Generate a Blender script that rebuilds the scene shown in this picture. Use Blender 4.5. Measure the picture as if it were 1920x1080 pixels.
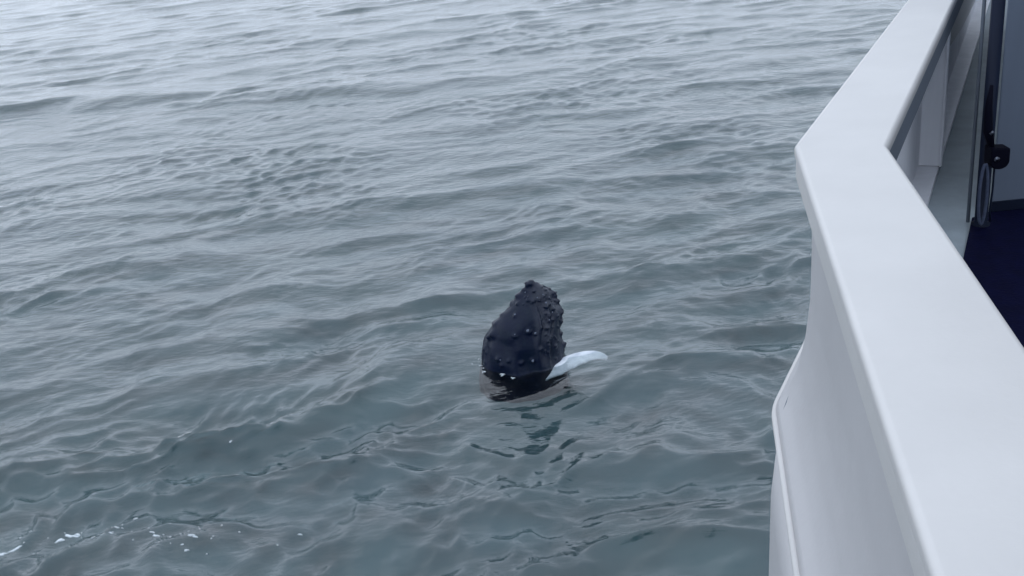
import bpy, bmesh, math, random
import numpy as np
from mathutils import Vector, noise

for o in list(bpy.data.objects):
    bpy.data.objects.remove(o)
S = bpy.context.scene
COL = S.collection
H = 9.0                                   # eye height above the sea

# ------------------------------------------------------------------ camera
P, R, F = math.radians(23), math.radians(6.0), 2000.0
fwd = np.array([0, math.cos(P), -math.sin(P)])
rt0 = np.array([1.0, 0, 0]); up0 = np.cross(rt0, fwd)
rt = math.cos(R)*rt0 - math.sin(R)*up0
upv = math.sin(R)*rt0 + math.cos(R)*up0
cd = bpy.data.cameras.new('camera'); cam = bpy.data.objects.new('camera', cd); COL.objects.link(cam)
from mathutils import Matrix
cam.matrix_world = Matrix(((rt[0], upv[0], -fwd[0], 0), (rt[1], upv[1], -fwd[1], 0), (rt[2], upv[2], -fwd[2], H), (0, 0, 0, 1)))
cd.sensor_width = 36; cd.lens = 36*F/1920; cd.clip_start = .05; cd.clip_end = 12000
S.camera = cam

# ------------------------------------------------------------------ sky, sun, exposure
SUN_EL, SUN_AZ = math.radians(55), math.radians(-30)      # azimuth measured from +Y towards +X
W = bpy.data.worlds.new('World'); S.world = W; W.use_nodes = True
nt = W.node_tree; nt.nodes.clear()
sky = nt.nodes.new('ShaderNodeTexSky'); sky.sky_type = 'NISHITA'; sky.sun_disc = False
sky.sun_elevation = SUN_EL; sky.sun_rotation = SUN_AZ; sky.dust_density = 2; sky.air_density = 1.0
geo = nt.nodes.new('ShaderNodeTexCoord')
cn = nt.nodes.new('ShaderNodeTexNoise'); cn.inputs['Scale'].default_value = 2.2; cn.inputs['Detail'].default_value = 4
ramp = nt.nodes.new('ShaderNodeValToRGB')
ramp.color_ramp.elements[0].color = (.72, .83, 1.0, 1); ramp.color_ramp.elements[0].position = .3
ramp.color_ramp.elements[1].color = (.86, .97, 1.14, 1); ramp.color_ramp.elements[1].position = .7
cloud = nt.nodes.new('ShaderNodeVectorMath'); cloud.operation = 'SCALE'
# even overcast: luminance rises from the horizon to the zenith, a little brighter towards the veiled sun
dot = nt.nodes.new('ShaderNodeVectorMath'); dot.operation = 'DOT_PRODUCT'
dot.inputs[1].default_value = (-.10, .04, 1.0)
glow = nt.nodes.new('ShaderNodeMapRange')
glow.inputs['From Min'].default_value = -.05; glow.inputs['From Max'].default_value = 1
glow.inputs['To Min'].default_value = 12.2; glow.inputs['To Max'].default_value = 18.5
mx = nt.nodes.new('ShaderNodeMix'); mx.data_type = 'RGBA'; mx.inputs['Factor'].default_value = .93
bg = nt.nodes.new('ShaderNodeBackground'); bg.inputs['Strength'].default_value = .1
wo = nt.nodes.new('ShaderNodeOutputWorld')
L = nt.links.new
L(geo.outputs['Generated'], cn.inputs['Vector']); L(cn.outputs['Fac'], ramp.inputs['Fac'])
L(ramp.outputs['Color'], cloud.inputs[0]); L(geo.outputs['Generated'], dot.inputs[0]); L(dot.outputs['Value'], glow.inputs['Value']); L(glow.outputs['Result'], cloud.inputs['Scale'])
L(sky.outputs['Color'], mx.inputs['A']); L(cloud.outputs[0], mx.inputs['B'])
L(mx.outputs['Result'], bg.inputs['Color']); L(bg.outputs[0], wo.inputs['Surface'])

sd = bpy.data.lights.new('sun', 'SUN'); sun = bpy.data.objects.new('sun', sd); COL.objects.link(sun)
sd.energy = .35; sd.angle = math.radians(130); sd.color = (1, .97, .93)
to_sun = Vector((math.sin(SUN_AZ)*math.cos(SUN_EL), math.cos(SUN_AZ)*math.cos(SUN_EL), math.sin(SUN_EL)))
sun.rotation_euler = to_sun.to_track_quat('Z', 'Y').to_euler()
S.view_settings.view_transform = 'Standard'; S.view_settings.look = 'None'
S.view_settings.exposure = 0.0; S.view_settings.gamma = 1; S.view_settings.use_curve_mapping = False
S.render.engine = 'CYCLES'

# ------------------------------------------------------------------ helpers
def tag(o, label=None, cat=None, group=None, kind=None):
    if label: o['label'] = label
    if cat: o['category'] = cat
    if group: o['group'] = group
    if kind: o['kind'] = kind
    return o

def mesh_obj(name, verts, faces, mat, parent=None, smooth=False, bevel=0, seg=3):
    me = bpy.data.meshes.new(name); me.from_pydata([tuple(v) for v in verts], [], faces)
    bm = bmesh.new(); bm.from_mesh(me); bmesh.ops.recalc_face_normals(bm, faces=bm.faces); bm.to_mesh(me); bm.free()
    o = bpy.data.objects.new(name, me); COL.objects.link(o); me.materials.append(mat)
    if smooth: me.polygons.foreach_set('use_smooth', [True]*len(me.polygons))
    if bevel:
        m = o.modifiers.new('bevel', 'BEVEL'); m.width = bevel; m.segments = seg; m.limit_method = 'ANGLE'; m.angle_limit = math.radians(30)
        m.harden_normals = False
        me.polygons.foreach_set('use_smooth', [True]*len(me.polygons))
        w = o.modifiers.new('wn', 'WEIGHTED_NORMAL'); w.keep_sharp = True
    if parent: o.parent = parent
    return o

def prism(name, poly, z0, z1, mat, parent=None, bevel=0, **k):
    n = len(poly)
    v = [(x, y, z0) for x, y in poly] + [(x, y, z1) for x, y in poly]
    f = [list(range(n))[::-1], list(range(n, 2*n))] + [[i, (i+1) % n, n+(i+1) % n, n+i] for i in range(n)]
    return mesh_obj(name, v, f, mat, parent, bevel=bevel, **k)

def tube(name, pts, r, mat, parent=None, n=12, radii=None):
    pts = [Vector(p) for p in pts]; v = []; f = []
    for i, p in enumerate(pts):
        t = (pts[min(i+1, len(pts)-1)] - pts[max(i-1, 0)]).normalized()
        a = t.orthogonal().normalized() if abs(t.z) < .9 else Vector((1, 0, 0)).cross(t).normalized()
        if i and a.dot(pa) < 0: a = -a
        pa = a
        b = t.cross(a)
        rr = radii[i] if radii else r
        v += [p + rr*(math.cos(q*math.tau/n)*a + math.sin(q*math.tau/n)*b) for q in range(n)]
    for i in range(len(pts)-1):
        for q in range(n): f.append([i*n+q, i*n+(q+1) % n, (i+1)*n+(q+1) % n, (i+1)*n+q])
    f += [list(range(n))[::-1], [(len(pts)-1)*n+q for q in range(n)]]
    return mesh_obj(name, v, f, mat, parent, smooth=True)

def material(name, col, rough=.5, spec=.5, var=.06, scale=3.0, bump=0.0, bscale=40, metal=0, streak=False, col2=None):
    m = bpy.data.materials.new(name); m.use_nodes = True; t = m.node_tree
    b = t.nodes['Principled BSDF']; b.inputs['Roughness'].default_value = rough
    b.inputs['Specular IOR Level'].default_value = spec; b.inputs['Metallic'].default_value = metal
    tc = t.nodes.new('ShaderNodeTexCoord'); mp = t.nodes.new('ShaderNodeMapping')
    t.links.new(tc.outputs['Object'], mp.inputs['Vector'])
    if streak: mp.inputs['Scale'].default_value = (3, 3, .35)
    nz = t.nodes.new('ShaderNodeTexNoise'); nz.inputs['Scale'].default_value = scale; nz.inputs['Detail'].default_value = 6
    nz.inputs['Roughness'].default_value = .6
    t.links.new(mp.outputs[0], nz.inputs['Vector'])
    r = t.nodes.new('ShaderNodeValToRGB'); r.color_ramp.elements[0].position = .35; r.color_ramp.elements[1].position = .68
    c2 = col2 or tuple(c*(1-2*var) for c in col)
    r.color_ramp.elements[0].color = (*c2, 1); r.color_ramp.elements[1].color = (*col, 1)
    t.links.new(nz.outputs['Fac'], r.inputs['Fac']); t.links.new(r.outputs['Color'], b.inputs['Base Color'])
    if bump:
        n2 = t.nodes.new('ShaderNodeTexNoise'); n2.inputs['Scale'].default_value = bscale; n2.inputs['Detail'].default_value = 3
        bp = t.nodes.new('ShaderNodeBump'); bp.inputs['Strength'].default_value = bump; bp.inputs['Distance'].default_value = .004
        t.links.new(tc.outputs['Object'], n2.inputs['Vector'])
        t.links.new(n2.outputs['Fac'], bp.inputs['Height']); t.links.new(bp.outputs[0], b.inputs['Normal'])
    return m

WHITE = material('white_boat_paint', (.44, .425, .425), .38, .4, .035, 2.2, .08, 60)
CAPM = material('white_rail_paint', (.50, .483, .468), .42, .4, .035, 3.5, .10, 70)
INNER = material('inner_bulwark_paint', (.85, .85, .88), .5, .35, .06, 4, .08, 50, streak=True)
GREY_PAINT_SHADE = material('slate_paint_and_shade', (.13, .15, .18), .5, .35, .06, 5)  # slate paint of the pipe; painted-in shade on inner lip and crease
SHADEM = material('navy_deck_shade', (.0022, .003, .024), .8, .08, .15, 20, .4, 90)  # deep shade put into the colour of the deck sheet
DECK = material('slate_deck_coating', (.36, .41, .44), .75, .25, .10, 6, .3, 220)
WALLP = material('dark_bulkhead_paint', (.115, .14, .185), .55, .3, .06, 3, .05, 50, streak=True)
NAVY = material('navy_black_paint', (.004, .008, .022), .55, .15, .1, 6)
BLACK = material('black_rubber', (.0015, .0018, .008), .7, .08, .1, 30, .2, 120)
STRAP = material('grey_webbing', (.06, .075, .12), .8, .2, .15, 60)
STEEL = material('scuffed_steel', (.12, .13, .16), .35, .5, .1, 30, metal=1)

# ------------------------------------------------------------------ the sea
rng = np.random.RandomState(11)
NW = 330
lam = np.exp(rng.uniform(math.log(.24), math.log(11), NW))
band = np.log(lam)
shape = .85*np.exp(-((band-math.log(1.7))/.75)**2) + 1.25*np.exp(-((band-math.log(.45))/.5)**2) + .28*np.exp(-((band-math.log(6.5))/.45)**2)
spread = np.where(lam > 1.3, .33, np.where(lam > .8, .45, .60))
theta = np.where(lam > .95, math.radians(-83), math.radians(-76)) + rng.normal(0, 1, NW)*spread        # travel direction
theta = np.where(rng.rand(NW) < .13, theta + math.pi*.5, theta)
kk = 2*math.pi/lam
kx, ky = kk*np.cos(theta), kk*np.sin(theta)
ph = np.random.RandomState(12).uniform(0, 2*math.pi, NW)
SLOPE = .175
amp = shape/kk
amp *= SLOPE/math.sqrt(.5*np.sum((amp*kk)**2))
CHOP = .5
WX, WY = .06, 17.72                                             # where the whale stands in the water

# single swells that stand out: ends of the crest and height
SWELLS = [(-4.99, 17.49, -0.95, 17.07, 0.1), (-8.1, 17.66, -5.23, 17.76, 0.07), (1.26, 16.04, 2.79, 15.9, 0.06), (-2.02, 15.41, -1.22, 15.25, 0.05), (-3.5, 14.54, -1.79, 14.29, 0.07), (2.48, 13.47, 3.6, 13.47, 0.08), (-5.97, 19.86, -3.63, 20.45, 0.07), (-3.51, 19.4, -1.59, 19.81, 0.06), (-21.65, 47.31, -11.94, 46.23, 0.2), (-11.32, 43.36, -1.49, 43.22, 0.2), (-5.97, 15.91, -4.46, 16.17, 0.06), (-3.51, 13.41, -2.22, 13.26, 0.07), (-0.9, 28.29, 1.73, 27.77, 0.1), (-10.76, 23.45, -7.16, 25.57, 0.07), (-7.81, 15.68, -7.24, 16.8, 0.05), (1.8, 11.48, 2.86, 11.47, 0.07), (-1.62, 21.05, -0.47, 21.09, 0.05)]
def vnoise(x, y, s, seed):
    r2 = np.random.RandomState(seed); out = np.zeros_like(x)
    for i in range(9):
        a = r2.uniform(0, math.tau); q = r2.uniform(.6, 1.6)/s*math.tau
        out += np.sin(x*q*math.cos(a) + y*q*math.sin(a) + r2.uniform(0, math.tau))
    return out/3.0
def sstep(a, b, x):
    t = np.clip((x-a)/(b-a), 0, 1); return t*t*(3-2*t)

def sea(x, y, sp):
    """displacement of the water surface at x, y; sp is the mesh spacing there"""
    x = x.astype(np.float32); y = y.astype(np.float32); sp = sp.astype(np.float32)
    dx = np.zeros_like(x); dy = np.zeros_like(x); z = np.zeros_like(x)
    m1 = sstep(-1.0, 1.0, vnoise(x + .6*y, y, 16, 5))             # ruffled and calm patches
    m2 = sstep(-.9, 1.1, vnoise(x*.5, y, 7, 9))
    near = .85 + 1.2*sstep(30, 15, y) - .25*sstep(15.5, 12.5, y)
    m2 = np.maximum(m2, .85*sstep(18, 14, y)); m1 = np.maximum(m1, .6*sstep(18, 14, y))
    slick = 1 - .8*np.exp(-((y-18.0-.05*x)/.75)**2)*sstep(-8.5, -6, x)*sstep(.5, -1, x)
    xw = vnoise(x, y, 7, 21); yw = vnoise(x, y, 5.5, 22); xv = vnoise(x, y, 2.3, 23)
    x = x + .35*xw + .09*xv; y = y + .30*yw - .07*xv
    for i in range(NW):
        w = sstep(2.6, 5.0, lam[i]/sp)
        if lam[i] < .9: w = w*(.42 + 1.15*m1*m2 + .3*m2)
        if lam[i] < .62: w = w*(1 + .3*sstep(24, 14, y))
        elif .9 <= lam[i] < 3.5: w = w*(.62 + .6*m2)
        a = amp[i]*w*(slick if lam[i] < 2.5 else 1)*(near if .8 < lam[i] < 4.5 else 1 + .4*(near-1))
        p = np.float32(kx[i])*x + np.float32(ky[i])*y + np.float32(ph[i])
        s, c = a*np.sin(p), a*np.cos(p)
        z += c
        dx -= np.float32(CHOP*math.cos(theta[i]))*s; dy -= np.float32(CHOP*math.sin(theta[i]))*s
    d = np.hypot(x-WX, (y-WY)*1.0)
    calm = 1 - .72*np.exp(-(np.hypot(x-WX, (y-WY+.5)*.9)/1.8)**2)
    z = z*calm; dx *= calm; dy *= calm
    ring = .009*np.exp(-np.clip(d-.8, 0, None)/1.3)*np.cos((d-.85)*math.tau/.62)*sstep(.3, .8, d)
    z += ring
    for rx0, ry0, rx1, ry1, rh in SWELLS:
        ex_, ey_ = rx1-rx0, ry1-ry0; el = math.hypot(ex_, ey_)
        m_ = (np.abs(x-(rx0+rx1)/2) < el+6) & (np.abs(y-(ry0+ry1)/2) < 14)
        xx, yy = x[m_], y[m_]
        t_ = ((xx-rx0)*ex_ + (yy-ry0)*ey_)/el; n_ = ((yy-ry0)*ex_ - (xx-rx0)*ey_)/el + (.16 if ry0 > 25 else .07)*np.sin(xx*1.9+rx0) + .05*np.sin(xx*4.3+ry0)
        if ry0 < 25: rh = rh*1.25
        fw = .34 + rh*1.9; wd_ = np.where(n_ < 0, fw, fw*2.6)
        z[m_] += 1.15*rh*np.exp(-(n_/wd_)**2)*sstep(-.5*el-.3, .45*el, t_)*sstep(1.5*el+.3, .55*el, t_)
    e0, e1 = np.array([-.45, 15.95]), np.array([1.18, 16.95]); ee = e1-e0; el = np.hypot(*ee)
    q = np.clip(((x-e0[0])*ee[0] + (y-e0[1])*ee[1])/el**2, 0, 1); dd_ = ((x-e0[0])*ee[1] - (y-e0[1])*ee[0])/el + .08*np.sin(q*9)
    z += .075*np.exp(-(dd_/.11)**2)*np.clip(np.sin(q*math.pi), 0, 1)
    return dx, dy, z

def axis(lo, hi, a, b, s0, g):
    """fine spacing s0 inside a..b, then growing by g"""
    v = list(np.arange(a, b, s0)); s = s0
    x = v[-1]
    while x < hi: s *= g; x += s; v.append(x)
    s = s0; x = a; l = []
    while x > lo: s *= g; x -= s; l.append(x)
    return np.array(l[::-1] + v)
xs = axis(-4000, 4000, -9.5, 4.5, .055, 1.0105)
ys_ = [9.2]; 
while ys_[-1] < 125: ys_.append(ys_[-1] + max(.05, .0034*ys_[-1]))
s = ys_[-1]-ys_[-2]
while ys_[-1] < 6000: s *= 1.06; ys_.append(ys_[-1]+s)
s = .05; lo = [9.2]
while lo[-1] > -600: s *= 1.05; lo.append(lo[-1]-s)
ys = np.array(lo[:0:-1] + ys_)
X, Y = np.meshgrid(xs, ys)
SX = np.broadcast_to(np.gradient(xs), X.shape); SY = np.broadcast_to(np.gradient(ys)[:, None], X.shape)
SP = np.maximum(SX, SY*.8)
near_m = (X > -75) & (X < 60) & (Y < 150) & (Y > 0)
DX = np.zeros_like(X); DY = np.zeros_like(X); DZ = np.zeros_like(X)
a, b, c = sea(X[near_m], Y[near_m], SP[near_m]); DX[near_m] = a; DY[near_m] = b; DZ[near_m] = c
nr, nc = X.shape
co = np.stack([X+DX, Y+DY, DZ], -1).reshape(-1, 3)
idx = np.arange(nr*nc).reshape(nr, nc)
quads = np.stack([idx[:-1, :-1], idx[:-1, 1:], idx[1:, 1:], idx[1:, :-1]], -1).reshape(-1, 4)
me = bpy.data.meshes.new('sea_water')
me.vertices.add(len(co)); me.vertices.foreach_set('co', co.ravel())
me.loops.add(quads.size); me.loops.foreach_set('vertex_index', quads.ravel())
me.polygons.add(len(quads)); me.polygons.foreach_set('loop_start', np.arange(0, quads.size, 4)); 
me.polygons.foreach_set('use_smooth', np.ones(len(quads), dtype=bool)); me.update(); me.validate()
water = bpy.data.objects.new('sea_water', me); COL.objects.link(water)
tag(water, 'dull grey blue sea with low overlapping ripples', kind='structure')

m = bpy.data.materials.new('sea_water'); m.use_nodes = True; t = m.node_tree; b = t.nodes['Principled BSDF']
b.inputs['Roughness'].default_value = .09; b.inputs['IOR'].default_value = 1.58
tc = t.nodes.new('ShaderNodeTexCoord')
n1 = t.nodes.new('ShaderNodeTexNoise'); n1.inputs['Scale'].default_value = .22; n1.inputs['Detail'].default_value = 3
r1 = t.nodes.new('ShaderNodeValToRGB'); r1.color_ramp.elements[0].position = .35; r1.color_ramp.elements[1].position = .65
r1.color_ramp.elements[0].color = (.024, .049, .056, 1); r1.color_ramp.elements[1].color = (.024, .053, .057, 1)
t.links.new(tc.outputs['Object'], n1.inputs['Vector']); t.links.new(n1.outputs['Fac'], r1.inputs['Fac']); t.links.new(r1.outputs['Color'], b.inputs['Base Color'])
mp = t.nodes.new('ShaderNodeMapping'); mp.inputs['Rotation'].default_value = (0, 0, math.radians(-20)); mp.inputs['Scale'].default_value = (.6, 1.25, 1)
n2 = t.nodes.new('ShaderNodeTexNoise'); n2.inputs['Scale'].default_value = 5.0; n2.inputs['Detail'].default_value = 3.0; n2.inputs['Roughness'].default_value = .5
bp = t.nodes.new('ShaderNodeBump'); bp.inputs['Strength'].default_value = .8; bp.inputs['Distance'].default_value = .035
t.links.new(tc.outputs['Object'], mp.inputs['Vector']); t.links.new(mp.outputs[0], n2.inputs['Vector'])
t.links.new(n2.outputs['Fac'], bp.inputs['Height']); t.links.new(bp.outputs[0], b.inputs['Normal'])
# the surface reflects like water and lets the rest through to the turbid layer just below it
out_ = t.nodes['Material Output']; t.nodes.remove(b)
fr = t.nodes.new('ShaderNodeFresnel'); fr.inputs['IOR'].default_value = 1.52
gl = t.nodes.new('ShaderNodeBsdfGlossy'); gl.inputs['Roughness'].default_value = .09; gl.inputs['Color'].default_value = (1, 1, 1, 1)
tr = t.nodes.new('ShaderNodeBsdfTransparent'); tr.inputs['Color'].default_value = (.93, .975, .98, 1)
ms = t.nodes.new('ShaderNodeMixShader')
t.links.new(bp.outputs[0], fr.inputs['Normal']); t.links.new(bp.outputs[0], gl.inputs['Normal'])
t.links.new(fr.outputs[0], ms.inputs[0]); t.links.new(tr.outputs[0], ms.inputs[1]); t.links.new(gl.outputs[0], ms.inputs[2]); t.links.new(ms.outputs[0], out_.inputs['Surface'])
t.nodes.remove(r1); t.nodes.remove(n1)
me.materials.append(m)
DEEP = material('turbid_water', (.052, .096, .102), 1, 0, .05, .22, col2=(.050, .089, .101))
deep = mesh_obj('deep_water', [(-4000, -600, -.5), (4000, -600, -.5), (4000, 6000, -.5), (-4000, 6000, -.5)], [[0, 1, 2, 3]], DEEP)
tag(deep, 'turbid blue green water below the surface', kind='structure')


# ------------------------------------------------------------------ the boat (we stand on its upper deck)
boat = bpy.data.objects.new('tour_boat', None); COL.objects.link(boat); boat.location = (0, 0, 0)
tag(boat, 'white tour boat with broad bent bulwark rail and dark side deck', 'boat')
ZC = H - .70        # top of the rail
ZD = H - 1.40       # upper deck
ZL = H - 1.385      # outside moulding below the rail
def off(line, d):
    """offset an open polyline to its right (inboard) by d"""
    out = []
    for i, p in enumerate(line):
        ns = []
        for j in (i-1, i):
            if 0 <= j < len(line)-1:
                t = (Vector(line[j+1]) - Vector(line[j])).normalized(); ns.append(Vector((t.y, -t.x)))
        n = sum(ns, Vector((0, 0))).normalized(); k = 1/max(.3, n.dot(ns[0]))
        out.append((p[0]+n.x*d*k, p[1]+n.y*d*k))
    return out
k = 1.4
oc = Vector((.474, 1.644))*k; on = Vector((.270, .591))*k; of = Vector((1.106, 2.820))*k
ic = Vector((.604, 1.587))*k; inn = Vector((.489, .913))*k; inf = Vector((1.202, 2.748))*k
dn = (on-oc).normalized(); df = (of-oc).normalized(); dn2 = (inn-ic).normalized(); df2 = (inf-ic).normalized()
outer = [tuple(oc+dn*4.2), tuple(oc), tuple(oc+df*6.5)]
inner = [tuple(ic+dn2*4.2), tuple(ic), tuple(ic+df2*6.5)]
# rail cap with rolled edges
cap = prism('rail_cap', outer + inner[::-1], ZC-.035, ZC, CAPM, boat, bevel=.012, seg=4)
# outer rolled lip of the cap
lo_ = off(outer, .004); li_ = off(outer, .026)
prism('outer_lip', lo_ + li_[::-1], ZC-.085, ZC-.0352, CAPM, boat, bevel=.006)
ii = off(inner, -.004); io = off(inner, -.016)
prism('inner_lip', io + ii[::-1], ZC-.105, ZC-.0352, GREY_PAINT_SHADE, boat, bevel=.003)  # shade under the cap is put into the lip's dark colour
# outside skin: straight, then flaring to the moulding
prof = [(.036, ZC-.036), (.040, ZC-.10), (.042, ZC-.25), (.040, ZC-.38), (.030, ZC-.48), (.012, ZC-.57), (-.012, ZC-.635), (-.034, ZC-.668), (-.042, ZL)]
def sweep(name, base, prof, mat, parent, bev=0, sub=0):
    rows = [[(x, y, z) for x, y in off(base, d)] for d, z in prof]
    v = [p for r in rows for p in r]; n = len(base); f = []
    for i in range(len(rows)-1):
        for j in range(n-1): f.append([i*n+j, i*n+j+1, (i+1)*n+j+1, (i+1)*n+j])
    return mesh_obj(name, v, f, mat, parent, smooth=True)
def round_corner(line, r, n=6):
    a, b, c = [Vector(p) for p in line]; p0 = b+(a-b).normalized()*r; p1 = b+(c-b).normalized()*r
    out = [tuple(a)]
    for i in range(n+1):
        t = i/n; out.append(tuple(p0*(1-t)**2 + b*2*t*(1-t) + p1*t*t))
    return out + [tuple(c)]
def thick_sweep(name, base, pr, t_, mat, parent):
    o = sweep(name, base, pr, mat, parent)
    s_ = o.modifiers.new('solid', 'SOLIDIFY'); s_.thickness = t_; s_.offset = 0
    return o
ob = round_corner(outer, .03)
# dense profile by interpolation
def dense(pr, n):
    d = np.array(pr); s_ = np.r_[0, np.cumsum(np.hypot(*np.diff(d, axis=0).T))]; q = np.linspace(0, s_[-1], n)
    return list(zip(np.interp(q, s_, d[:, 0]), np.interp(q, s_, d[:, 1])))
thick_sweep('outer_bulwark', ob, dense(prof, 26), .006, WHITE, boat)
# rounded edge of the moulding and the hull side under it
mo = round_corner(off(outer, -.042), .05)
tube('moulding_edge', [(x, y, ZL-.004) for x, y in mo], .011, CAPM, boat)
hull = [(-.030, ZL-.012), (-.046, ZL-.10), (-.058, ZL-.35), (-.060, ZL-1.2), (-.05, ZL-2.5), (.05, ZL-5.0), (.35, -1.5)]
thick_sweep('hull_side', round_corner(outer, .06), dense(hull, 40), .006, WHITE, boat)
# unseen block added above the roof to hold sky light off the rail
prism('unseen_sky_blocker', [(3.0, -3.4), (5, -3.4), (2.5+6, 3.7+4), (2.5+2.6, 3.7+4)], ZD+2.45, ZD+4.7, WHITE, boat, bevel=.02)
# grey tube painted in as the shadow crease beside the moulding corner
ne = [Vector(q_) for q_ in (off(outer, .002)[1], off(outer, -.014)[1], off(outer, -.034)[1])]
tube('shadow_crease', [(*(ne[0]+dn*.02), ZC-.60), (*(ne[1]+dn*.04), ZC-.637), (*(ne[2]+dn*.075), ZC-.667)], .004, GREY_PAINT_SHADE, boat, n=8, radii=[.001, .004, .0012])
i_in = off(inner, -.115)
# inner bulwark skin, in plates with recessed joints
A = Vector(off(inner, -.115)[1]); B = Vector(off(inner, -.115)[2]); dd = (B-A).normalized(); nn = Vector((dd.y, -dd.x))
def plate(name, p, q, z0, z1, th, mat, par=boat, bevel=.003):
    p = Vector(p); q = Vector(q); t = (q-p).normalized(); n = Vector((t.y, -t.x))
    return prism(name, [tuple(p), tuple(q), tuple(q+n*th), tuple(p+n*th)], z0, z1, mat, par, bevel=bevel)
s0 = -.05
for L_ in (2.13, .55, 1.1, 1.1, 1.4):
    plate('inner_bulwark_plate', A+dd*(s0+.004), A+dd*(s0+L_-.004), ZD+.004, ZC-.036, .008, INNER); s0 += L_
A2 = Vector(off(inner, -.115)[0])
plate('inner_bulwark_plate', A2, A-dd*.02, ZD+.004, ZC-.036, .008, INNER)
# upright web frames between cap and deck
for s_, w in ((2.03, .088),):
    plate('web_frame', A+dd*s_+nn*.008, A+dd*(s_+.012)+nn*.008, ZD+.022, ZC-.107, w, INNER)
    p = A+dd*(s_-.012)+nn*(w-.004)
    plate('web_flange', p, p+dd*.036, ZD+.022, ZC-.107, .010, INNER)
# waterway along the foot of the bulwark
wl = off(inner, -.03)
prism('waterway_margin', i_in + wl[::-1], ZD, ZD+.02, INNER, boat, bevel=.004)
# deck
prism('upper_deck', off(inner, -.13) + [(8, 9), (8, -2)], ZD-.08, ZD, DECK, boat)
# aft part of the deck: near-black sheet, its colour standing for deep shade before the bulkhead
def u(px, py, z):
    d = fwd + rt*(px-960)/F - upv*(py-540)/F; q = (z-H)/d[2]; return Vector((d[0]*q, d[1]*q))
BK = u(1856, 403, ZD)
m0 = u(1808, 480, ZD); m1 = u(1822, 415, ZD)
md = (m1-m0).normalized()
prism('deck_shade_sheet', [tuple(m0-md*2.6), tuple(m1), tuple(BK), (BK.x+2.2, BK.y-.03), (BK.x+2.4, m0.y-2.5)], ZD+.004, ZD+.014, SHADEM, boat)
# cabin: a bulkhead facing aft, its side running forward beside the side deck
cw = [tuple(BK), (BK.x+3.5, BK.y-.05), (BK.x+5.2, BK.y+3.4), tuple(BK+df2*3.6)]
prism('cabin_bulkhead', cw, ZD, ZD+2.35, WALLP, boat, bevel=.01)
prism('cabin_roof', [(BK.x+.1, BK.y-.25), (BK.x+4, BK.y-.25), (BK.x+5.6, BK.y+3.6), tuple(BK+df2*3.9+Vector((.3, 0)))], ZD+2.36, ZD+2.44, WHITE, boat, bevel=.02)
prism('skirting', [(BK.x, BK.y-.012), (BK.x+3.4, BK.y-.062), (BK.x+3.4, BK.y-.052), (BK.x, BK.y-.002)], ZD+.016, ZD+.05, NAVY, boat)
# dark corner post
po = u(1838, 428, ZD)
post = tube('corner_post', [(po.x, po.y, ZD), (po.x, po.y, ZD+.02), (po.x, po.y, ZD+.021), (po.x, po.y, ZD+2.36)], .05, NAVY, boat, n=24, radii=[.030, .030, .021, .021])
pr_ = tube('pipe', [(po.x-.036, po.y+.02, ZD+.02), (po.x-.036, po.y+.02, ZD+2.3)], .006, GREY_PAINT_SHADE, boat, n=12)

# ------------------------------------------------------------------ black lamp hanging beside the post
def at(px, py, yy):
    d = fwd + rt*(px-960)/F - upv*(py-540)/F; q = yy/d[1]; return Vector((d[0]*q, yy, H+d[2]*q))
yb = po.y-.06
c0 = at(1869, 293, yb)
lamp = bpy.data.objects.new('deck_lamp', None); COL.objects.link(lamp); lamp.location = c0
tag(lamp, 'small black round-bottomed lamp hanging beside the dark post', 'lamp')
hw, ht, dp = .031, .037, .028
out = [(-hw, ht), (hw, ht*.86), (hw*1.02, -ht*.35)]
for i in range(9):
    a_ = math.radians(-10 - i*20); out.append((hw*.98*math.cos(a_), -ht*.4+ht*.62*math.sin(a_)))
v = [(x, -dp, z) for x, z in out] + [(x, dp, z) for x, z in out]; n = len(out)
mesh_obj('lamp_body', v, [list(range(n)), list(range(n, 2*n))[::-1]] + [[i, (i+1) % n, n+(i+1) % n, n+i] for i in range(n)], BLACK, lamp, bevel=.005)
lens = tube('lens', [(-hw*.45, -dp-.001, 0), (-hw*.45, -dp-.006, 0)], .009, STEEL, lamp, n=14)
tube('bracket', [(-.02, 0, ht*.9), (-.034, .004, ht+.05), (-.036, .01, ht+.13), (-.03, .012, ht+.2)], .011, BLACK, lamp, n=10, radii=[.010, .016, .012, .005])
tube('clip', [(-.036, -.016, ht+.045), (-.026, -.018, ht+.055)], .005, STEEL, lamp, n=10)
# webbing loop and cable
sp_ = []
for i in range(25):
    a_ = i/24*math.tau; sp_.append((-.040 + .013*math.sin(a_), -.01, -.125 + .105*math.cos(a_)))
tube('strap_loop', sp_, .0055, STRAP, lamp, n=8)
tube('cable', [(.0, .01, -ht*.9), (.003, .016, -.12), (.001, .02, -.2), (.006, .02, -.235)], .0035, NAVY, lamp, n=8)

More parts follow.
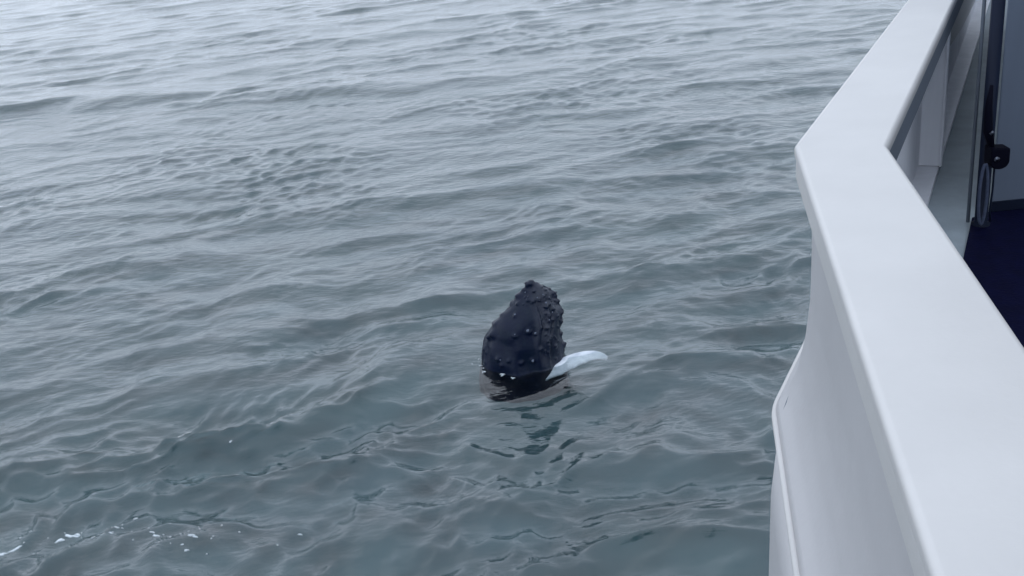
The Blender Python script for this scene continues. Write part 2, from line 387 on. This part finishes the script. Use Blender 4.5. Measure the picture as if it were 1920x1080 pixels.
# ------------------------------------------------------------------ the whale
whale = bpy.data.objects.new('humpback_whale', None); COL.objects.link(whale); whale.location = (WX, WY, 0)
tag(whale, 'black knobbly headed whale spyhopping upright out of the sea', 'whale')
SKIN = bpy.data.materials.new('whale_skin'); SKIN.use_nodes = True; t = SKIN.node_tree; b = t.nodes['Principled BSDF']
b.inputs['Roughness'].default_value = .33
tc = t.nodes.new('ShaderNodeTexCoord'); n1 = t.nodes.new('ShaderNodeTexNoise'); n1.inputs['Scale'].default_value = 5; n1.inputs['Detail'].default_value = 7; n1.inputs['Roughness'].default_value = .65
r1 = t.nodes.new('ShaderNodeValToRGB'); e = r1.color_ramp.elements
e[0].position = .42; e[0].color = (.001, .0045, .019, 1); e[1].position = .74; e[1].color = (.006, .012, .024, 1)
t.links.new(tc.outputs['Object'], n1.inputs['Vector']); t.links.new(n1.outputs['Fac'], r1.inputs['Fac']); t.links.new(r1.outputs['Color'], b.inputs['Base Color'])
sx_ = t.nodes.new('ShaderNodeSeparateXYZ'); mr = t.nodes.new('ShaderNodeMapRange'); t.links.new(tc.outputs['Object'], sx_.inputs[0]); t.links.new(sx_.outputs['X'], mr.inputs['Value'])
mr.inputs['From Min'].default_value = .2; mr.inputs['From Max'].default_value = .4; mr.inputs['To Min'].default_value = .17; mr.inputs['To Max'].default_value = .4
t.links.new(mr.outputs['Result'], b.inputs['Specular IOR Level'])
n2 = t.nodes.new('ShaderNodeTexNoise'); n2.inputs['Scale'].default_value = 22; n2.inputs['Detail'].default_value = 4
bp = t.nodes.new('ShaderNodeBump'); bp.inputs['Strength'].default_value = .5; bp.inputs['Distance'].default_value = .012
t.links.new(tc.outputs['Object'], n2.inputs['Vector']); t.links.new(n2.outputs['Fac'], bp.inputs['Height']); t.links.new(bp.outputs[0], b.inputs['Normal'])
PXM, PYM = 101.0, 108.0
sil = [(760, 900, 1076), (725, 901, 1070), (700, 902, 1067), (685, 904, 1065), (660, 907, 1064), (640, 911, 1062), (620, 920, 1061), (600, 934, 1058), (585, 948, 1055), (570, 961, 1050), (555, 975, 1043), (545, 985, 1035), (537, 991, 1025), (530, 991, 1014), (525, 996, 1008), (522, 1000, 1004)]
hs = np.array([(690-y)/PYM for y, _, _ in sil])
cx = np.array([((l+r)/2-985)/PXM for _, l, r in sil]) + .092*hs
hwd = np.array([(r-l)/2/PXM for _, l, r in sil]) - .035
hwd = np.clip(hwd, .01, 9)
NZ, NA = 300, 420
tq = np.linspace(0, 1, NZ); hz = -1.9 + (hs[-1]+1.9)*(1-(1-tq)**1.35)
CX = np.interp(hz, hs, cx); HWD = np.interp(hz, hs, hwd)
below = hz < hs[0]
HWD[below] = hwd[0] + (hs[0]-hz[below])*.02; CX[below] = cx[0] + (hz[below]-hs[0])*.12
ker = np.ones(5)/5
HWD[3:-3] = np.convolve(HWD, ker, 'same')[3:-3]; HWD[-1] = .004
ang = np.linspace(0, 2*math.pi, NA, endpoint=False)
# angle 0 faces -Y (towards the boat), +90 deg faces +X
AA, ZZ = np.meshgrid(ang, hz); HW2 = HWD[:, None]*np.ones_like(AA); CX2 = CX[:, None]*np.ones_like(AA)
sx = np.sin(AA); cy = np.cos(AA)
ex = .86
SXX = np.sign(sx)*np.abs(sx)**ex; CYY = np.sign(cy)*np.abs(cy)**ex
lean_y = .06*np.clip(ZZ, -2, 3)
PX = CX2 + HW2*SXX; PYY = -HW2*.74*CYY + lean_y; PZ = ZZ.copy()
# outward normal of the section
NX = SXX; NY = -CYY; nl = np.hypot(NX, NY)+1e-6; NX, NY = NX/nl, NY/nl
disp = np.zeros_like(PX)
# lip line: groove with a raised ridge on its left, running up to the tip
lx = np.interp(ZZ, [-.2, .2, .5, .8, 1.05, 1.25, 1.4, 1.55], [.30, .30, .34, .38, .38, .33, .26, .18]) + .015*np.sin(ZZ*9) 
front = cy > -.05
dxl = (PX-lx)
fade = sstep(-.1, .35, ZZ)*front
disp += -.022*np.exp(-((dxl-.035)/.04)**2)*fade + .026*np.exp(-((dxl+.04)/.045)**2)*fade
disp += -.018*sstep(0, .10, dxl)*fade*sstep(1.7, 1.3, ZZ)                     # far jaw set back
disp += .025*np.exp(-((dxl-.17)/.03)**2)*fade - .02*np.exp(-((dxl-.24)/.025)**2)*fade
# central keel of the snout
disp += .02*np.exp(-((PX+.12-.10*ZZ)/.12)**2)*front
def knob(px, py, r, h):
    """tubercle at a place on the face seen from the boat"""
    global disp
    i, j = np.unravel_index(int(np.argmin((QX-px)**2 + (QY-py)**2 + HID)), QX.shape)
    d2 = (PX-PX[i, j])**2 + (PYY-PYY[i, j])**2 + (PZ-PZ[i, j])**2
    disp += h*np.exp(-(d2/(r*r)))
def proj_arr(x, y, z):
    d = np.stack([x+WX, y+WY, z-H], -1); kf = d@fwd
    return 960+F*(d@rt)/kf, 540-F*(d@upv)/kf
QX, QY = proj_arr(PX, PYY, PZ)
HID = np.where((NY*(-(PYY+WY)) + NX*(-(PX+WX)) + .3*(H-PZ)) > -3, 0.0, 1e6)
random.seed(4)
kn = [(967, 628, .045, .05), (992, 622, .045, .06), (1003, 626, .03, .04), (965, 592, .035, .04), (998, 677, .04, .05), (935, 672, .04, .05), (955, 676, .035, .045), (978, 680, .04, .05), (943, 683, .03, .03),
      (925, 626, .05, .07), (917, 632, .04, .05), (908, 655, .035, .03), (930, 604, .035, .04), (945, 588, .035, .045), (960, 562, .04, .06), (972, 568, .04, .05), (978, 552, .04, .06), (985, 540, .04, .05), (990, 562, .035, .045),
      (1000, 563, .035, .04), (1000, 545, .035, .05), (992, 529, .035, .04), (1005, 530, .03, .03), (1012, 536, .03, .04), (1020, 542, .035, .05), (1027, 537, .03, .035), (1033, 548, .035, .05), (1040, 553, .03, .04), (1046, 563, .035, .055),
      (1030, 570, .04, .05), (1038, 578, .035, .05), (1023, 575, .035, .045), (1052, 586, .035, .05), (1046, 592, .03, .04), (1030, 592, .035, .045), (1024, 588, .03, .035), (1038, 600, .03, .04), (1026, 615, .04, .055), (1053, 603, .03, .04), (1057, 625, .035, .045), (1050, 615, .03, .035),
      (1034, 632, .035, .04), (1060, 645, .03, .035), (1045, 650, .03, .03), (1013, 655, .04, .035)]
for px, py, r, h in kn:
    i0 = np.interp(690-py, [690-y for y, _, _ in sil], [l for _, l, _ in sil]); i1 = np.interp(690-py, [690-y for y, _, _ in sil], [r_ for _, _, r_ in sil])
    e_ = 1.25 if (px-i0 < 8 or i1-px < 7) else .9
    knob(px, py, r*1.15*e_*random.uniform(.85, 1.25), h*e_*random.uniform(.85, 1.1))
for py in range(535, 690, 9):                      # uneven shoulders along both edges of the head
    i0 = np.interp(690-py, [690-y for y, _, _ in sil], [l for _, l, _ in sil]); i1 = np.interp(690-py, [690-y for y, _, _ in sil], [r_ for _, _, r_ in sil])
    knob(i0+random.uniform(0, 3), py+random.uniform(-4, 4), random.uniform(.04, .09), random.uniform(.005, .03))
    knob(i1-random.uniform(0, 3), py+random.uniform(-4, 4), random.uniform(.045, .08), random.uniform(.005, .03))
for i in range(60):
    py = random.triangular(530, 690, 560); i0 = np.interp(690-py, [690-y for y, _, _ in sil], [l for _, l, _ in sil]); i1 = np.interp(690-py, [690-y for y, _, _ in sil], [r for _, _, r in sil])
    px = random.uniform(max(i0, 1015 if py > 575 else i0), i1)
    knob(px, py, random.uniform(.013, .026), random.uniform(.010, .026))
PX += NX*disp; PYY += NY*disp*1.0
awash = sstep(.055, -.03, PZ)*np.clip(cy+.15, 0, 1)**.6*(.75+.2*np.sin(PX*5+1)+.15*np.sin(PX*13)); PYY -= .03*awash
fv = np.array([noise.noise(Vector((float(x)*3, float(y)*3, float(z)*3))) for x, y, z in zip(PX[::4, ::4].ravel(), PYY[::4, ::4].ravel(), PZ[::4, ::4].ravel())]).reshape(PX[::4, ::4].shape)
fv = np.repeat(np.repeat(fv, 4, 0), 4, 1)[:NZ, :NA]
for _ in range(3):
    fv = (np.roll(fv, 2, 1)+np.roll(fv, -2, 1)+fv)/3; fv[2:-2] = (fv[:-4]+fv[4:]+fv[2:-2])/3
PX += NX*fv*.07; PYY += NY*fv*.07
co = np.stack([PX, PYY, PZ], -1).reshape(-1, 3)
idx = np.arange(NZ*NA).reshape(NZ, NA); nx_ = np.roll(idx, -1, 1)
faces = np.stack([idx[:-1], nx_[:-1], nx_[1:], idx[1:]], -1).reshape(-1, 4).tolist()
faces.append(idx[-1].tolist()); faces.append(idx[0][::-1].tolist())
mesh_obj('body', co, faces, SKIN, whale, smooth=True)
# pale lumps painted in as wet highlights on a few tubercles
GLINT = material('glint_lump', (.17, .20, .27), .6, .4, .2, 60, .5, 200)
def face_pt(px, py, out=0.0):
    a, b = proj_arr(co[:, 0], co[:, 1], co[:, 2])
    d = (a-px)**2 + (b-py)**2 + HID.ravel()
    q = co[int(np.argmin(d))]; return Vector(q) + Vector((0, -out, 0))
ico = bmesh.new(); bmesh.ops.create_icosphere(ico, subdivisions=2, radius=1)
bme = bpy.data.meshes.new('glint_lump')
for v_ in ico.verts:
    v_.co *= 1 + .5*noise.noise(v_.co*1.7)
    if v_.co.y < -.75: v_.co.y += .35
ico.to_mesh(bme); ico.free(); bme.materials.append(GLINT); bme.polygons.foreach_set('use_smooth', [True]*len(bme.polygons))
for px, py, r in ((990, 620, .026), (1004, 624, .020), (966, 590, .018), (999, 677, .024), (965, 627, .012), (938, 675, .012), (1024, 568, .018), (1008, 558, .012), (1036, 585, .014), (1030, 600, .012), (1018, 552, .012), (985, 548, .012)):
    o = bpy.data.objects.new('glint_lump', bme); COL.objects.link(o); o.parent = whale; o.location = face_pt(px, py, .0); o.scale = (r, r*.7, r)
# pectoral flipper: lies just under and through the surface, white
FLIP = material('flipper_skin', (.70, .73, .76), .35, .5, .10, 5, .3, 30, col2=(.42, .46, .52))
path = [(.22, -.10, -.45, .14, .08), (.33, -.40, -.18, .14, .06), (.46, -.46, -.06, .15, .05), (.62, -.42, -.02, .155, .042), (.82, -.28, -.002, .16, .038), (1.02, -.17, .006, .15, .034), (1.20, -.09, .0, .13, .03), (1.36, -.06, -.015, .11, .026), (1.48, -.08, -.045, .08, .02), (1.56, -.10, -.09, .05, .02)]
pa_ = np.array(path); q = np.linspace(0, 1, 60); tt = np.linspace(0, 1, len(path))
pp = np.stack([np.interp(q, tt, pa_[:, i]) for i in range(5)], -1)
for _ in range(6): pp[1:-1] = (pp[:-2]+pp[2:]+2*pp[1:-1])/4
NF = 28; v = []
for i, (x, y, z, ch, th) in enumerate(pp):
    tx = pp[min(i+1, 59)][:3]-pp[max(i-1, 0)][:3]; tx = Vector(tx).normalized(); a_ = Vector((0, 0, 1)).cross(tx).normalized(); b_ = tx.cross(a_)
    a_ = (a_*.92 + b_*.38).normalized(); b_ = tx.cross(a_)
    for j in range(NF):
        w = j/NF*math.tau; lead = 1 + (.10*max(0, math.sin(i*.75))**2 if math.cos(w) < -.6 else 0)
        v.append(Vector((x, y, z)) + a_*ch*math.cos(w)*lead + b_*th*math.sin(w)*(.65+.35*math.sin(w/2)))
f = [[i*NF+j, i*NF+(j+1) % NF, (i+1)*NF+(j+1) % NF, (i+1)*NF+j] for i in range(59) for j in range(NF)] + [list(range(NF))[::-1], [59*NF+j for j in range(NF)]]
fl = mesh_obj('pectoral_flipper', v, f, FLIP, whale, smooth=True); fl['label'] = 'white flipper lying at the water surface'

# ------------------------------------------------------------------ foam flecks on the water
FOAM = material('sea_foam', (.62, .67, .70), .7, .3, .1, 20, .4, 60)
def wpt(px, py):
    p = u(px, py, 0.0); return p
def foam(specs, name, label):
    XY = []; ZO = []; f = []; n = 18; m_ = 3
    for px, py, wd, dp_, seed in specs:
        c = wpt(px, py); base = len(XY); r_ = random.Random(seed)
        phs = [r_.uniform(0, 6.28) for _ in range(4)]; rot = r_.uniform(-.2, .5)
        for ring in range(m_+1):
            for j in range(n):
                w = j/n*math.tau; rr = (1-ring/(m_+.001))*(1+.3*math.sin(2*w+phs[0])+.25*math.sin(3*w+phs[1])+.2*math.sin(5*w+phs[2]))
                lx_, ly_ = wd*rr*math.cos(w), dp_*rr*math.sin(w)
                XY.append((c.x + lx_*math.cos(rot)-ly_*math.sin(rot), c.y + lx_*math.sin(rot)+ly_*math.cos(rot)))
                ZO.append(.004 + .008*(ring/m_)**.6*r_.uniform(.6, 1.3) - (.012 if ring == 0 else 0))
        for ring in range(m_):
            for j in range(n): f.append([base+ring*n+j, base+ring*n+(j+1) % n, base+(ring+1)*n+(j+1) % n, base+(ring+1)*n+j])
    A_ = np.array(XY); a1, b1, z = sea(A_[:, 0], A_[:, 1], np.full(len(A_), .05))
    v = np.stack([A_[:, 0]+a1, A_[:, 1]+b1, z+np.array(ZO)], -1).tolist()
    o = mesh_obj(name, v, f, FOAM, None, smooth=True); tag(o, label, 'foam', kind='stuff'); return o
random.seed(8)
sp1 = [(28, 1021, .075, .03, 1), (5, 1029, .05, .03, 2), (110, 1002, .05, .035, 3), (130, 994, .085, .03, 4), (142, 991, .04, .02, 12), (214, 1004, .03, .014, 5), (225, 990, .05, .010, 6), (298, 1008, .045, .020, 7), (292, 1004, .03, .014, 13), (365, 1015, .045, .022, 8), (372, 1018, .04, .016, 9), (355, 1041, .035, .016, 10), (348, 1032, .018, .010, 14), (565, 1002, .03, .010, 11), (438, 850, .03, .01, 15), (190, 992, .04, .008, 16), (255, 965, .035, .007, 17)]
sp1 += [(random.gauss(240, 130), random.gauss(1003, 16), random.uniform(.006, .014), random.uniform(.004, .008), 50+i) for i in range(40)]
foam(sp1, 'sea_foam', 'small broken white foam flecks drifting at lower left')
sp2 = []
for i in range(14):
    a_ = random.uniform(math.pi*.8, math.pi*1.45); rr = random.gauss(1.0, .07)
    sp2.append((a_, rr))
spx = []
def projpx(x, y, z=0):
    d = np.array([x, y, z-H]); kf = d@fwd; return (960+F*(d@rt)/kf, 540-F*(d@upv)/kf)
for i, (a_, rr) in enumerate(sp2):
    p = projpx(WX+CX[int(NZ*.3)]*0+rr*.82*math.cos(a_)-.02, WY+rr*.66*math.sin(a_)); spx.append((p[0], p[1], random.uniform(.006, .035), random.uniform(.005, .012), 200+i))
foam(spx, 'sea_foam', 'thin broken foam line where the whale parts the water')
